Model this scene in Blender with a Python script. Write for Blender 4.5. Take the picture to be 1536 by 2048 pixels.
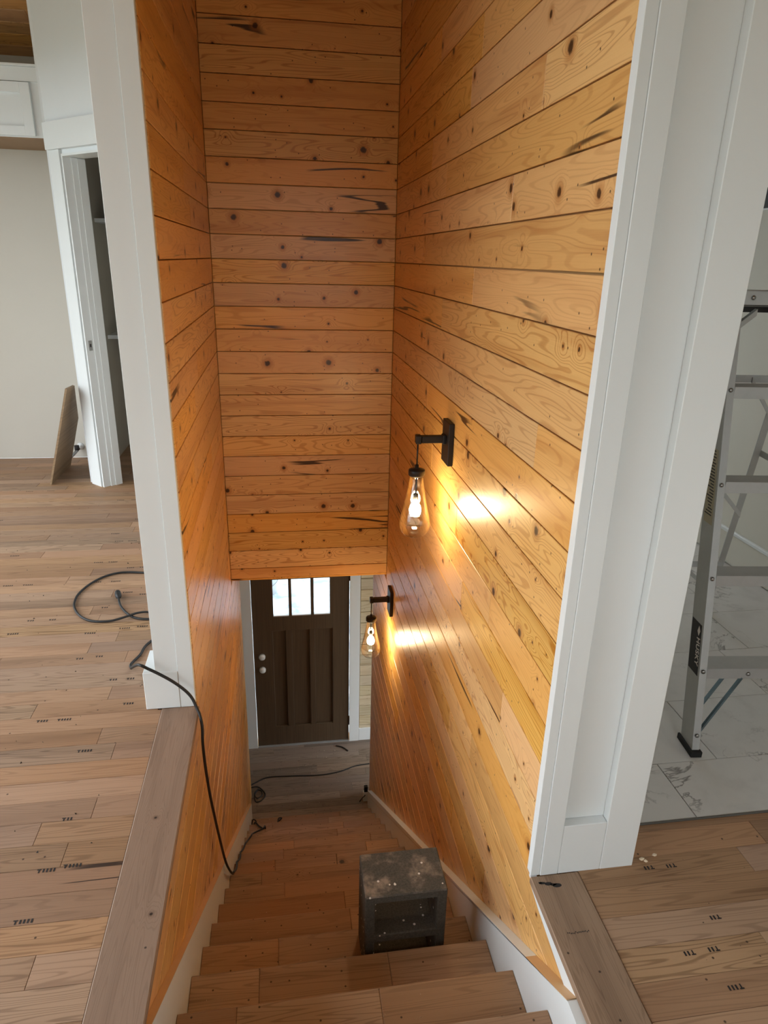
import bpy, bmesh, math, random
from mathutils import Vector, Matrix

for o in list(bpy.data.objects): bpy.data.objects.remove(o)
SC = bpy.context.scene
COL = SC.collection

# ------------------------------------------------------------------ camera, world, exposure
CAM_H = 1.684
cam_d = bpy.data.cameras.new('camera'); cam = bpy.data.objects.new('camera', cam_d); COL.objects.link(cam)
cam_d.sensor_fit = 'HORIZONTAL'; cam_d.sensor_width = 36.0; cam_d.lens = 36.0 * 1356.0 / 1536.0
cam_d.clip_start = 0.02; cam_d.clip_end = 300
RGT = Vector((0.98901, -0.14598, 0.02340)); DWN = Vector((-0.02943, -0.34955, -0.93646)); FWD = Vector((0.14488, 0.92548, -0.35000))
mw = Matrix.Identity(4)
for i in range(3):
    mw[i][0] = RGT[i]; mw[i][1] = -DWN[i]; mw[i][2] = -FWD[i]
mw[0][3], mw[1][3], mw[2][3] = 0, 0, CAM_H
cam.matrix_world = mw
SC.camera = cam

world = bpy.data.worlds.new('world'); SC.world = world; world.use_nodes = True
bg = world.node_tree.nodes['Background']
bg.inputs[0].default_value = (0.86, 0.94, 1.0, 1); bg.inputs[1].default_value = 3.2
SC.view_settings.view_transform = 'Standard'; SC.view_settings.look = 'None'
SC.view_settings.gamma = 1.0; SC.view_settings.use_curve_mapping = False
SC.view_settings.exposure = 0.75
BULB = 170.0

rnd = random.Random(7)

# ------------------------------------------------------------------ material helpers
def srgb(r, g, b):
    f = lambda c: (c / 255.0 / 12.92) if c / 255.0 <= 0.04045 else ((c / 255.0 + 0.055) / 1.055) ** 2.4
    return (f(r), f(g), f(b), 1.0)

class NT:
    def __init__(self, name):
        self.m = bpy.data.materials.new(name); self.m.use_nodes = True
        self.t = self.m.node_tree; self.t.nodes.clear()
        self.out = self.t.nodes.new('ShaderNodeOutputMaterial')
    def n(self, typ, **kw):
        nd = self.t.nodes.new(typ)
        for k, v in kw.items(): setattr(nd, k, v)
        return nd
    def link(self, a, b): self.t.links.new(a, b)
    def val(self, s, v):
        if hasattr(v, 'is_linked') or isinstance(v, bpy.types.NodeSocket): self.link(v, s)
        else: s.default_value = v
    def math(self, op, a, b=None, c=None, clamp=False):
        nd = self.n('ShaderNodeMath', operation=op); nd.use_clamp = clamp
        self.val(nd.inputs[0], a)
        if b is not None: self.val(nd.inputs[1], b)
        if c is not None: self.val(nd.inputs[2], c)
        return nd.outputs[0]
    def mix(self, f, a, b, blend='MIX'):
        nd = self.n('ShaderNodeMix', data_type='RGBA', blend_type=blend)
        self.val(nd.inputs[0], f); self.val(nd.inputs[6], a); self.val(nd.inputs[7], b)
        return nd.outputs[2]
    def xyz(self, x, y, z):
        nd = self.n('ShaderNodeCombineXYZ'); self.val(nd.inputs[0], x); self.val(nd.inputs[1], y); self.val(nd.inputs[2], z)
        return nd.outputs[0]
    def noise(self, vec, scale=1.0, detail=2.0, rough=0.5, dist=0.0):
        nd = self.n('ShaderNodeTexNoise'); self.link(vec, nd.inputs['Vector'])
        nd.inputs['Scale'].default_value = scale; nd.inputs['Detail'].default_value = detail
        nd.inputs['Roughness'].default_value = rough; nd.inputs['Distortion'].default_value = dist
        return nd.outputs['Fac']
    def step(self, v, lo, hi):
        nd = self.n('ShaderNodeMapRange', interpolation_type='SMOOTHSTEP')
        self.val(nd.inputs[0], v); self.val(nd.inputs[1], lo); self.val(nd.inputs[2], hi)
        return nd.outputs[0]
    def bsdf(self, color, rough=0.5, metal=0.0, bump=None, bstr=0.2, bdist=0.002, spec=0.5, coat=0.0):
        p = self.n('ShaderNodeBsdfPrincipled')
        self.val(p.inputs['Base Color'], color); self.val(p.inputs['Roughness'], rough); self.val(p.inputs['Metallic'], metal)
        p.inputs['Specular IOR Level'].default_value = spec
        if coat: p.inputs['Coat Weight'].default_value = coat; p.inputs['Coat Roughness'].default_value = 0.2
        if bump is not None:
            b = self.n('ShaderNodeBump'); b.inputs['Strength'].default_value = bstr; b.inputs['Distance'].default_value = bdist
            self.link(bump, b.inputs['Height']); self.link(b.outputs[0], p.inputs['Normal'])
        self.link(p.outputs[0], self.out.inputs[0])
        return p

def objcoord(N):
    tc = N.n('ShaderNodeTexCoord'); oi = N.n('ShaderNodeObjectInfo')
    sp = N.n('ShaderNodeSeparateXYZ'); N.link(tc.outputs['Object'], sp.inputs[0])
    return sp.outputs[0], sp.outputs[1], sp.outputs[2], oi.outputs['Random'], tc.outputs['Object']

def wood(name, light, dark, knotc, knots=0.5, kscale=4.0, streak=0.5, rough=0.24, coat=0.3, tonevar=0.25, flat='XZ', rings=42.0, ringw=0.55, flecks=0.5, spec=0.5, gz=8.0, kr=0.013):
    """boards with the grain along local X; face plane X-Z or X-Y"""
    N = NT(name); x, y, z, r, _ = objcoord(N)
    v = z if flat == 'XZ' else y
    r2 = N.math('FRACT', N.math('MULTIPLY', r, 17.31)); r3 = N.math('FRACT', N.math('MULTIPLY', r, 57.77))
    X = N.math('ADD', x, N.math('MULTIPLY', r, 91.0)); V = N.math('ADD', v, N.math('MULTIPLY', r2, 37.0))
    # knots
    vo = N.n('ShaderNodeTexVoronoi', feature='F1', voronoi_dimensions='2D'); vo.inputs['Scale'].default_value = kscale
    N.link(N.xyz(X, V, 0.0), vo.inputs['Vector'])
    d = N.math('DIVIDE', vo.outputs['Distance'], kscale)
    cs = N.n('ShaderNodeSeparateColor'); N.link(vo.outputs['Color'], cs.inputs[0])
    on = N.math('LESS_THAN', cs.outputs[0], knots)
    rad = N.math('MULTIPLY_ADD', N.math('POWER', cs.outputs[1], 2.0), kr, 0.0050)
    q = N.math('DIVIDE', d, rad)
    wob = N.noise(N.xyz(N.math('MULTIPLY', X, 60.0), N.math('MULTIPLY', V, 60.0), 0.0), 1.0, 2.0)
    q = N.math('ADD', q, N.math('MULTIPLY_ADD', wob, 0.6, -0.3))
    kcore = N.math('MULTIPLY', on, N.math('SUBTRACT', 1.0, N.step(q, 0.55, 1.05)))
    khalo = N.math('MULTIPLY', on, N.math('SUBTRACT', 1.0, N.step(q, 0.9, 2.6)))
    push = N.math('MULTIPLY', on, N.math('POWER', 2.718, N.math('MULTIPLY', N.math('POWER', N.math('DIVIDE', d, 0.035), 2.0), -1.0)))
    # rings: contour lines of a stretched noise field
    f = N.noise(N.xyz(N.math('MULTIPLY', X, 1.1), N.math('MULTIPLY', V, gz), r3), 1.0, 1.2, 0.45)
    f = N.math('ADD', f, N.math('MULTIPLY', push, 0.16))
    rg = N.math('SINE', N.math('MULTIPLY', f, rings * 2.2))
    rg = N.step(rg, 0.35, 1.0)
    fine = N.noise(N.xyz(N.math('MULTIPLY', X, 6.0), N.math('MULTIPLY', V, 260.0), 0.0), 1.0, 2.0, 0.6)
    tone = N.noise(N.xyz(N.math('MULTIPLY', X, 0.9), N.math('MULTIPLY', V, 14.0), 2.0), 1.0, 2.0, 0.5)
    amp = N.math('MULTIPLY_ADD', r3, 0.75, 0.25)
    k = N.math('MULTIPLY', N.math('MULTIPLY', rg, amp), ringw)
    k = N.math('ADD', k, N.math('MULTIPLY', N.step(tone, 0.5, 0.72), 0.34))
    k = N.math('ADD', k, N.math('MULTIPLY_ADD', fine, 0.25, -0.1), clamp=True)
    col = N.mix(k, light, dark)
    hs = N.n('ShaderNodeHueSaturation')
    N.link(col, hs.inputs['Color'])
    N.val(hs.inputs['Value'], N.math('MULTIPLY_ADD', r2, tonevar, 1.0 - tonevar * 0.55))
    N.val(hs.inputs['Hue'], N.math('MULTIPLY_ADD', r3, 0.010, 0.495)); N.val(hs.inputs['Saturation'], N.math('MULTIPLY_ADD', r, 0.2, 0.9))
    col = hs.outputs[0]
    # dark pitch seams
    if streak > 0:
        s = N.noise(N.xyz(N.math('MULTIPLY', X, 0.45), N.math('MULTIPLY', V, 8.0), 9.0), 1.0, 2.5, 0.5)
        ln = N.math('SUBTRACT', 1.0, N.step(N.math('ABSOLUTE', N.math('SUBTRACT', s, 0.5)), 0.007, 0.016))
        mk = N.step(N.noise(N.xyz(N.math('MULTIPLY', X, 1.3), N.math('MULTIPLY', V, 4.0), 5.0), 1.0, 1.0), 0.58, 0.64)
        gate = N.math('LESS_THAN', r3, streak)
        st = N.math('MULTIPLY', N.math('MULTIPLY', ln, mk), gate)
        col = N.mix(N.math('MULTIPLY', st, 0.92), col, knotc)
    # short flecks
    v2 = N.n('ShaderNodeTexVoronoi', feature='F1', voronoi_dimensions='2D'); v2.inputs['Scale'].default_value = 17.0
    N.link(N.xyz(X, V, 0.0), v2.inputs['Vector'])
    c2 = N.n('ShaderNodeSeparateColor'); N.link(v2.outputs['Color'], c2.inputs[0])
    fl = N.math('MULTIPLY', N.math('LESS_THAN', c2.outputs[0], 0.16 * flecks), N.math('SUBTRACT', 1.0, N.step(v2.outputs['Distance'], 0.03, 0.075)))
    col = N.mix(N.math('MULTIPLY', khalo, 0.55), col, dark)
    col = N.mix(N.math('MULTIPLY', kcore, 0.9), col, knotc)
    col = N.mix(N.math('MULTIPLY', fl, 0.85), col, knotc)
    N.bsdf(col, rough=N.math('MULTIPLY_ADD', fine, 0.12, rough - 0.06), bump=N.math('ADD', N.math('ADD', fine, N.math('MULTIPLY', tone, 2.0)), N.math('MULTIPLY', kcore, -1.0)), bstr=0.2, bdist=0.001, coat=coat, spec=spec)
    return N.m

def flatmat(name, col, rough=0.5, metal=0.0, var=0.05, nscale=6.0, bstr=0.05, spec=0.5):
    N = NT(name); x, y, z, r, oc = objcoord(N)
    n1 = N.noise(oc, nscale, 4.0, 0.6)
    c = N.mix(N.math('MULTIPLY', n1, 1.0), tuple(max(0, c * (1 - var)) for c in col[:3]) + (1,), tuple(min(1, c * (1 + var)) for c in col[:3]) + (1,))
    N.bsdf(c, rough, metal, bump=N.noise(oc, nscale * 30, 2.0), bstr=bstr, bdist=0.001, spec=spec)
    return N.m

M = {}
M['pine'] = wood('pine_varnished', srgb(227, 177, 110), srgb(172, 106, 48), srgb(40, 17, 9), knots=0.72, kscale=5.4, streak=0.5, rough=0.36, coat=0.05, spec=0.34, ringw=0.58, gz=12.0, rings=54.0, kr=0.016, tonevar=0.20, flecks=1.1)
M['pine_pale'] = wood('pine_unfinished', srgb(205, 190, 160), srgb(170, 148, 112), srgb(90, 62, 40), knots=0.3, streak=0.0, rough=0.55, coat=0.0)
M['pine_ceil'] = wood('pine_ceiling_boards', srgb(190, 140, 86), srgb(140, 90, 48), srgb(50, 28, 16), knots=0.5, streak=0.2, rough=0.4, coat=0.1, flat='XY')
M['oak'] = wood('oak_floor_raw', srgb(166, 133, 105), srgb(112, 84, 62), srgb(46, 32, 24), knots=0.12, kscale=3.0, streak=0.04, rough=0.55, coat=0.0, tonevar=0.42, flat='XY', rings=42, ringw=0.62, flecks=0.4, spec=0.3, gz=19.0)
M['oak_cap'] = wood('oak_landing_cap', srgb(150, 124, 104), srgb(104, 80, 64), srgb(40, 28, 22), knots=0.05, kscale=3.0, streak=0.0, rough=0.55, coat=0.0, tonevar=0.1, flat='XY', rings=60, ringw=0.35, flecks=0.2, spec=0.3, gz=26.0)
M['oak_tread'] = wood('oak_stair_tread', srgb(166, 133, 105), srgb(112, 84, 62), srgb(46, 32, 24), knots=0.12, kscale=3.0, streak=0.0, rough=0.5, coat=0.0, tonevar=0.30, flat='XY', rings=40, ringw=0.5, flecks=1.4, spec=0.3, gz=20.0)
M['oak_dusty'] = wood('oak_floor_dusty', srgb(138, 122, 108), srgb(88, 72, 62), srgb(46, 36, 30), knots=0.1, kscale=3.0, streak=0.1, rough=0.6, coat=0.0, tonevar=0.45, flat='XY', rings=40, ringw=0.5, flecks=1.5, spec=0.3, gz=18.0)
M['plywood'] = wood('plywood_panel', srgb(150, 122, 92), srgb(118, 92, 66), srgb(70, 50, 34), knots=0.1, streak=0, rough=0.6, coat=0, flat='XZ', ringw=0.4)
M['white'] = flatmat('white_trim_paint', srgb(222, 225, 224), 0.38, var=0.02, nscale=3.0)
M['white2'] = flatmat('white_wall_paint', srgb(226, 230, 232), 0.5, var=0.015)
M['greige'] = flatmat('greige_wall_paint', srgb(196, 190, 178), 0.7, var=0.02)
M['offwhite'] = flatmat('offwhite_wall_paint', srgb(212, 208, 196), 0.7, var=0.02)
M['skirt'] = flatmat('skirt_paint', srgb(222, 225, 224), 0.45, var=0.02, nscale=9)
M['skirt_top'] = flatmat('skirt_cap_wood', srgb(205, 165, 118), 0.5, var=0.08, nscale=12)
M['sheathing'] = flatmat('raw_wood_sheathing', srgb(186, 142, 92), 0.8, var=0.1)
M['black'] = flatmat('black_metal', srgb(26, 22, 20), 0.45, var=0.1, spec=0.4)
M['cord'] = flatmat('black_rubber_cord', srgb(24, 23, 22), 0.55, var=0.15, nscale=20)
M['alum'] = flatmat('worn_aluminium', srgb(176, 178, 178), 0.45, 0.45, var=0.12, nscale=14, bstr=0.1)
M['alum_dark'] = flatmat('dull_aluminium_web', srgb(172, 172, 168), 0.6, 0.15, var=0.14, nscale=10)
M['zinc'] = flatmat('zinc_brace', srgb(120, 140, 150), 0.3, 0.9, var=0.25, nscale=25)
M['rubber'] = flatmat('black_rubber_foot', srgb(18, 18, 18), 0.7)
M['steel'] = flatmat('steel_rivet', srgb(150, 150, 150), 0.25, 0.9)
M['plastic'] = flatmat('white_plastic', srgb(226, 228, 226), 0.35)
M['sticker'] = flatmat('tan_sticker', srgb(168, 156, 128), 0.6)
M['ink'] = flatmat('black_ink', srgb(30, 24, 22), 0.7)
M['lettering'] = flatmat('pale_lettering', srgb(214, 206, 196), 0.5)
M['chip'] = flatmat('pale_wood_chip', srgb(224, 204, 176), 0.7)
M['pantry'] = flatmat('pantry_paint', srgb(196, 190, 178), 0.7)
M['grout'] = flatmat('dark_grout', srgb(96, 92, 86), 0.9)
M['lowwall'] = flatmat('lower_room_paint', srgb(214, 216, 214), 0.7)

def door_mat():
    N = NT('brown_stained_door'); x, y, z, r, oc = objcoord(N)
    g = N.noise(N.xyz(N.math('MULTIPLY', x, 90.0), N.math('MULTIPLY', y, 30.0), N.math('MULTIPLY', z, 2.5)), 1.0, 3.0, 0.6)
    c = N.mix(g, srgb(60, 46, 33), srgb(98, 78, 57))
    N.bsdf(c, 0.45, bump=g, bstr=0.15)
    return N.m
M['door'] = door_mat()

def concrete():
    N = NT('grey_concrete_block'); x, y, z, r, oc = objcoord(N)
    g = N.noise(oc, 160.0, 3.0, 0.7); b = N.noise(oc, 14.0, 4.0, 0.6)
    c = N.mix(g, srgb(44, 43, 40), srgb(104, 99, 90))
    geo = N.n('ShaderNodeNewGeometry'); sp = N.n('ShaderNodeSeparateXYZ'); N.link(geo.outputs['Normal'], sp.inputs[0])
    dust = N.math('MULTIPLY', N.math('MULTIPLY', N.step(b, 0.45, 0.72), N.step(sp.outputs[2], 0.3, 0.9)), N.step(z, 0.17, 0.19))
    c = N.mix(N.math('MULTIPLY', dust, 0.6), c, srgb(176, 156, 138))
    vo = N.n('ShaderNodeTexVoronoi', feature='F1'); vo.inputs['Scale'].default_value = 55.0; N.link(oc, vo.inputs['Vector'])
    cs = N.n('ShaderNodeSeparateColor'); N.link(vo.outputs['Color'], cs.inputs[0])
    sp2 = N.math('MULTIPLY', N.math('LESS_THAN', cs.outputs[0], 0.09), N.math('LESS_THAN', vo.outputs['Distance'], 0.24))
    c = N.mix(sp2, c, srgb(214, 208, 200))
    N.bsdf(c, 0.9, bump=g, bstr=0.6, bdist=0.003, spec=0.2)
    return N.m
M['concrete'] = concrete()

def marble():
    N = NT('white_marble_tile'); x, y, z, r, oc = objcoord(N)
    X = N.math('ADD', x, N.math('MULTIPLY', r, 31.0)); Y = N.math('ADD', y, N.math('MULTIPLY', r, 77.0))
    v = N.xyz(X, Y, 0.0)
    n1 = N.noise(v, 2.6, 6.0, 0.62, 0.7)
    ln = N.math('SUBTRACT', 1.0, N.step(N.math('ABSOLUTE', N.math('SUBTRACT', n1, 0.5)), 0.0, 0.013))
    mk = N.step(N.noise(v, 2.2, 2.0), 0.47, 0.66)
    n2 = N.noise(v, 5.0, 5.0, 0.6, 0.5)
    c = N.mix(N.math('MULTIPLY', N.step(n2, 0.45, 0.8), 0.28), srgb(206, 203, 198), srgb(140, 136, 132))
    c = N.mix(N.math('MULTIPLY', N.math('MULTIPLY', ln, mk), 0.75), c, srgb(70, 62, 58))
    N.bsdf(c, 0.32, bump=None)
    return N.m
M['marble'] = marble()

def glass(name, tint=(1, 1, 1, 1), ior=1.45):
    N = NT(name)
    lw = N.n('ShaderNodeLayerWeight'); lw.inputs['Blend'].default_value = 0.5
    fr = N.n('ShaderNodeMath', operation='MULTIPLY_ADD'); N.link(N.math('POWER', lw.outputs['Facing'], 2.2), fr.inputs[0]); fr.inputs[1].default_value = ior - 1.0; fr.inputs[2].default_value = 0.05
    tr = N.n('ShaderNodeBsdfTransparent'); tr.inputs[0].default_value = tint
    gl = N.n('ShaderNodeBsdfGlossy'); gl.inputs['Roughness'].default_value = 0.02
    mx = N.n('ShaderNodeMixShader'); N.link(fr.outputs[0], mx.inputs[0]); N.link(tr.outputs[0], mx.inputs[1]); N.link(gl.outputs[0], mx.inputs[2])
    N.link(mx.outputs[0], N.out.inputs[0])
    return N.m
M['glass'] = glass('clear_glass_shade', (0.96, 0.95, 0.92, 1), 1.6)
M['pane'] = glass('window_pane', (0.93, 0.97, 1, 1), 1.45)
def emis(name, col, s):
    N = NT(name); e = N.n('ShaderNodeEmission'); e.inputs[0].default_value = col; e.inputs[1].default_value = s
    N.link(e.outputs[0], N.out.inputs[0]); return N.m
M['bulb'] = emis('lit_bulb', (1.0, 0.76, 0.46, 1), BULB)

def yard_mat():
    N = NT('stony_yard'); x, y, z, r, oc = objcoord(N)
    n1 = N.noise(oc, 3.2, 7.0, 0.72, 0.4); n2 = N.noise(oc, 0.9, 3.0, 0.5)
    c = N.mix(N.step(n1, 0.36, 0.62), srgb(136, 152, 162), srgb(206, 214, 218))
    c = N.mix(N.step(n2, 0.55, 0.72), c, srgb(232, 230, 214))
    N.bsdf(c, 0.9, bump=n1, bstr=0.5, bdist=0.05)
    return N.m
M['yard'] = yard_mat()
M['land'] = flatmat('grey_green_land', srgb(120, 124, 112), 0.9, var=0.15, nscale=0.2)

# ------------------------------------------------------------------ geometry helpers
def setp(o, label=None, cat=None, group=None, kind=None):
    if label: o['label'] = label
    if cat: o['category'] = cat
    if group: o['group'] = group
    if kind: o['kind'] = kind
    return o

def link(o, parent=None):
    COL.objects.link(o)
    if parent is not None:
        o.parent = parent
        o.matrix_parent_inverse = Matrix.Translation(-parent.location) if parent.rotation_euler[2] == 0 else parent.matrix_basis.inverted()
    return o

def empty(name, loc, label, cat, group=None, kind=None):
    o = bpy.data.objects.new(name, None); o.location = loc; o.empty_display_size = 0.05
    COL.objects.link(o); return setp(o, label, cat, group, kind)

def from_bm(name, bm, mat, parent=None, loc=None, smooth=False):
    """verts are in world coordinates; the origin is moved to loc or to the centre"""
    bmesh.ops.recalc_face_normals(bm, faces=bm.faces[:])
    if loc is None:
        xs = [v.co for v in bm.verts]
        loc = Vector([(min(p[i] for p in xs) + max(p[i] for p in xs)) / 2 for i in range(3)])
    loc = Vector(loc)
    for v in bm.verts: v.co -= loc
    me = bpy.data.meshes.new(name); bm.to_mesh(me); bm.free()
    me.materials.append(M[mat] if isinstance(mat, str) else mat)
    if smooth:
        for p in me.polygons: p.use_smooth = True
    o = bpy.data.objects.new(name, me); o.location = loc
    return link(o, parent)

def add_box(bm, x0, x1, y0, y1, z0, z1, bev=0.0):
    r = bmesh.ops.create_cube(bm, size=1.0)
    for v in r['verts']:
        v.co = Vector(((x0 + x1) / 2 + v.co.x * (x1 - x0), (y0 + y1) / 2 + v.co.y * (y1 - y0), (z0 + z1) / 2 + v.co.z * (z1 - z0)))
    if bev > 0:
        es = list({e for v in r['verts'] for e in v.link_edges})
        bmesh.ops.bevel(bm, geom=es, offset=bev, segments=1, affect='EDGES')

def box(name, x0, x1, y0, y1, z0, z1, mat, parent=None, bev=0.0):
    bm = bmesh.new(); add_box(bm, min(x0, x1), max(x0, x1), min(y0, y1), max(y0, y1), min(z0, z1), max(z0, z1), bev)
    return from_bm(name, bm, mat, parent)

def boxes(name, lst, mat, parent=None, bev=0.0):
    bm = bmesh.new()
    for b in lst: add_box(bm, *b, bev)
    return from_bm(name, bm, mat, parent)

def prism(name, poly, vec, mat, parent=None, bev=0.0):
    """poly: 3d points of one cap, vec: extrusion"""
    bm = bmesh.new(); vec = Vector(vec)
    a = [bm.verts.new(Vector(p)) for p in poly]; b = [bm.verts.new(Vector(p) + vec) for p in poly]
    n = len(poly); bm.faces.new(a); bm.faces.new(b[::-1])
    for i in range(n): bm.faces.new((a[i], b[i], b[(i + 1) % n], a[(i + 1) % n]))
    if bev: bmesh.ops.bevel(bm, geom=bm.edges[:], offset=bev, segments=1, affect='EDGES')
    return from_bm(name, bm, mat, parent)

def beam(name, p0, p1, sec, u, v, mat, parent=None):
    """section given in (u,v) offsets, swept from p0 to p1"""
    p0, p1, u, v = map(Vector, (p0, p1, u, v))
    return prism(name, [p0 + u * a + v * b for a, b in sec], p1 - p0, mat, parent)

def add_tube(bm, pts, r, seg=8, caps=True):
    pts = [Vector(p) for p in pts]; rings = []
    up = Vector((0, 0, 1)); n = len(pts)
    prev = None
    for i, p in enumerate(pts):
        t = (pts[min(i + 1, n - 1)] - pts[max(i - 1, 0)]).normalized()
        if prev is None:
            a = t.cross(up)
            if a.length < 1e-3: a = t.cross(Vector((1, 0, 0)))
        else:
            a = prev - t * prev.dot(t)
        a.normalize(); prev = a; b = t.cross(a)
        rr = r(i / (n - 1)) if callable(r) else r
        rings.append([bm.verts.new(p + (a * math.cos(2 * math.pi * k / seg) + b * math.sin(2 * math.pi * k / seg)) * rr) for k in range(seg)])
    for i in range(n - 1):
        for k in range(seg):
            bm.faces.new((rings[i][k], rings[i][(k + 1) % seg], rings[i + 1][(k + 1) % seg], rings[i + 1][k]))
    if caps: bm.faces.new(rings[0][::-1]); bm.faces.new(rings[-1])

def spline(P, sub=8):
    P = [Vector(p) for p in P]; out = []
    for i in range(len(P) - 1):
        p0, p1, p2, p3 = P[max(i - 1, 0)], P[i], P[i + 1], P[min(i + 2, len(P) - 1)]
        for k in range(sub):
            t = k / sub
            out.append(0.5 * ((2 * p1) + (p2 - p0) * t + (2 * p0 - 5 * p1 + 4 * p2 - p3) * t * t + (3 * p1 - p0 - 3 * p2 + p3) * t ** 3))
    out.append(P[-1]); return out

def tube(name, pts, r, mat, parent=None, sub=8, seg=8):
    bm = bmesh.new(); add_tube(bm, spline(pts, sub) if sub else pts, r, seg)
    return from_bm(name, bm, mat, parent, smooth=True)

def lathe(name, prof, c, mat, parent=None, seg=28, axis='Z', smooth=True):
    """prof: (radius, height) list around c"""
    bm = bmesh.new(); c = Vector(c); rings = []
    for r, h in prof:
        ring = []
        for k in range(seg):
            a = 2 * math.pi * k / seg; p = (r * math.cos(a), r * math.sin(a), h)
            if axis == 'Y': p = (p[0], p[2], p[1])
            if axis == 'X': p = (p[2], p[0], p[1])
            ring.append(bm.verts.new(c + Vector(p)))
        rings.append(ring)
    for i in range(len(rings) - 1):
        for k in range(seg): bm.faces.new((rings[i][k], rings[i][(k + 1) % seg], rings[i + 1][(k + 1) % seg], rings[i + 1][k]))
    bm.faces.new(rings[0][::-1]); bm.faces.new(rings[-1])
    bmesh.ops.remove_doubles(bm, verts=bm.verts[:], dist=1e-5)
    return from_bm(name, bm, mat, parent, smooth=smooth)

_plank = {}
def plank_mesh(name, L, h, t, c, mat, up):
    """board centred on its back/under face; up='Y' -> visible face at local -Y, width along Z; up='Z' -> visible face at +Z, width along Y"""
    key = (name, round(L, 3), round(h, 4), t, c, mat, up)
    if key in _plank: return _plank[key]
    A, B = L / 2, h / 2
    lay = [(A, B, 0.0), (A, B, t - c), (A - c, B - c, t)]
    vs = []
    for a, b, d in lay:
        for sx, sb in ((-1, -1), (1, -1), (1, 1), (-1, 1)):
            vs.append((sx * a, -d, sb * b) if up == 'Y' else (sx * a, sb * b, d))
    fs = [(0, 1, 2, 3), (8, 9, 10, 11)]
    for l in (0, 4):
        for k in range(4): fs.append((l + k, l + (k + 1) % 4, l + 4 + (k + 1) % 4, l + 4 + k))
    me = bpy.data.meshes.new(name); me.from_pydata(vs, [], fs); bm = bmesh.new(); bm.from_mesh(me)
    bmesh.ops.recalc_face_normals(bm, faces=bm.faces[:]); bm.to_mesh(me); bm.free()
    me.materials.append(M[mat]); _plank[key] = me
    return me

def plank(name, loc, rot, L, h, t, c, mat, parent, up='Y'):
    o = bpy.data.objects.new(name, plank_mesh(name, L, h, t, c, mat, up)); o.location = loc; o.rotation_euler = (0, 0, rot)
    return link(o, parent)

def cuts(a, b, lo, hi, R):
    """random butt joints"""
    out = [a]; p = a - R.uniform(0, lo)
    while True:
        p += R.uniform(lo, hi)
        if p > b - 0.12: break
        if p > a + 0.12: out.append(p)
    out.append(b); return out

# ------------------------------------------------------------------ key dimensions (metres, upper floor z = 0)
XL, XR = -0.371, 0.689            # stairwell wall faces
YB = 4.2126                        # header wall face
YLF, YRF = 2.374, 1.433            # fronts of the side walls
YLE, YRE = 4.95, 4.87              # ends of the side walls below
Z0, PITCH = 2.8333, 0.13           # board joint lines z = Z0 - k * PITCH
ZB = -0.362                        # underside of the header wall
ZLOW = -2.896                      # lower floor
YD = 5.6                           # entry door wall face
NOSE = lambda n: (1.384 + 0.239 * n, -0.362 - 0.181 * n)
STL, STR = -0.349, 0.655
TB = 0.019                         # wall board thickness
GAP = 0.0042
ceil_z = lambda y: 2.98 + 0.30 * (6.03 - y)

# ------------------------------------------------------------------ stairwell walls
def paneled(wall, side, y_front_hi, y_end_low):
    R = random.Random(11 if side == 'L' else 23)
    for k in range(-8, 44):
        zt, zb = Z0 - k * PITCH, Z0 - (k + 1) * PITCH
        if zb < ZLOW - 0.1: break
        zb = max(zb, ZLOW + 0.004); zc = (zt + zb) / 2
        if zb > -0.05: ys = y_front_hi
        else: ys = max(0.93, 0.93 + (-zt) / 0.757 - 0.45)
        ye = YB if zc > ZB else y_end_low
        if zt > ZB > zb and zc > ZB: ye = YB
        cs = cuts(ys, ye, 1.2, 2.6, R)
        for a, b in zip(cs[:-1], cs[1:]):
            L = b - a - 0.0012
            if side == 'L': plank('board', (XL - TB, (a + b) / 2, zc), math.pi / 2, L, zt - zb - GAP, TB, 0.0016, 'pine', wall)
            else: plank('board', (XR + TB, (a + b) / 2, zc), -math.pi / 2, L, zt - zb - GAP, TB, 0.0016, 'pine', wall)

wl = boxes('wall_left', [(-0.5, XL - TB, YLF, 4.35, ZB, 4.0), (-0.5, XL - TB, 0.93, YLE - 0.002, ZLOW, -0.03)], 'sheathing')
setp(wl, 'left stairwell wall clad in varnished knotty pine boards', 'wall', kind='structure'); paneled(wl, 'L', YLF, YLE)
wr = boxes('wall_right', [(XR + TB, 0.97, YRF, 4.35, ZB, 4.4), (XR + TB, 0.97, 0.93, YRE - 0.002, ZLOW, -0.03)], 'sheathing')
setp(wr, 'right stairwell wall clad in varnished knotty pine boards behind the two sconces', 'wall', kind='structure'); paneled(wr, 'R', YRF, YRE)
wb = box('wall_back', XL - 0.01, XR + 0.01, YB + TB, 4.349, ZB + 0.004, 3.5, 'sheathing')
setp(wb, 'knotty pine header wall above the entry door at the far end of the stairwell', 'wall', kind='structure')
for k in range(-5, 25):
    zt, zb = Z0 - k * PITCH, max(Z0 - (k + 1) * PITCH, ZB)
    plank('board', ((XL + XR) / 2, YB + TB, (zt + zb) / 2), 0, XR - XL - 0.004, zt - zb - GAP, TB, 0.0016, 'pine', wb)
box('soffit_board', XL + 0.002, XR - 0.002, YB + 0.002, 4.36, ZB - 0.012, ZB, 'pine', wb)
# plain outer faces of the two stairwell walls
box('outer_face', -0.515, -0.5, YLF + 0.002, 4.35, -0.02, 4.0, 'white2', wl)
box('outer_face', 0.97, 0.985, YRF + 0.002, 6.0, 0.0, 4.4, 'offwhite', wr)
box('wall_end', XL - 0.12, XL - 0.001, YLE, YLE + 0.012, ZLOW, ZB, 'white', wl)
box('wall_end', XR + 0.001, XR + 0.12, YRE, YRE + 0.012, ZLOW, ZB, 'white', wr)

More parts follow.
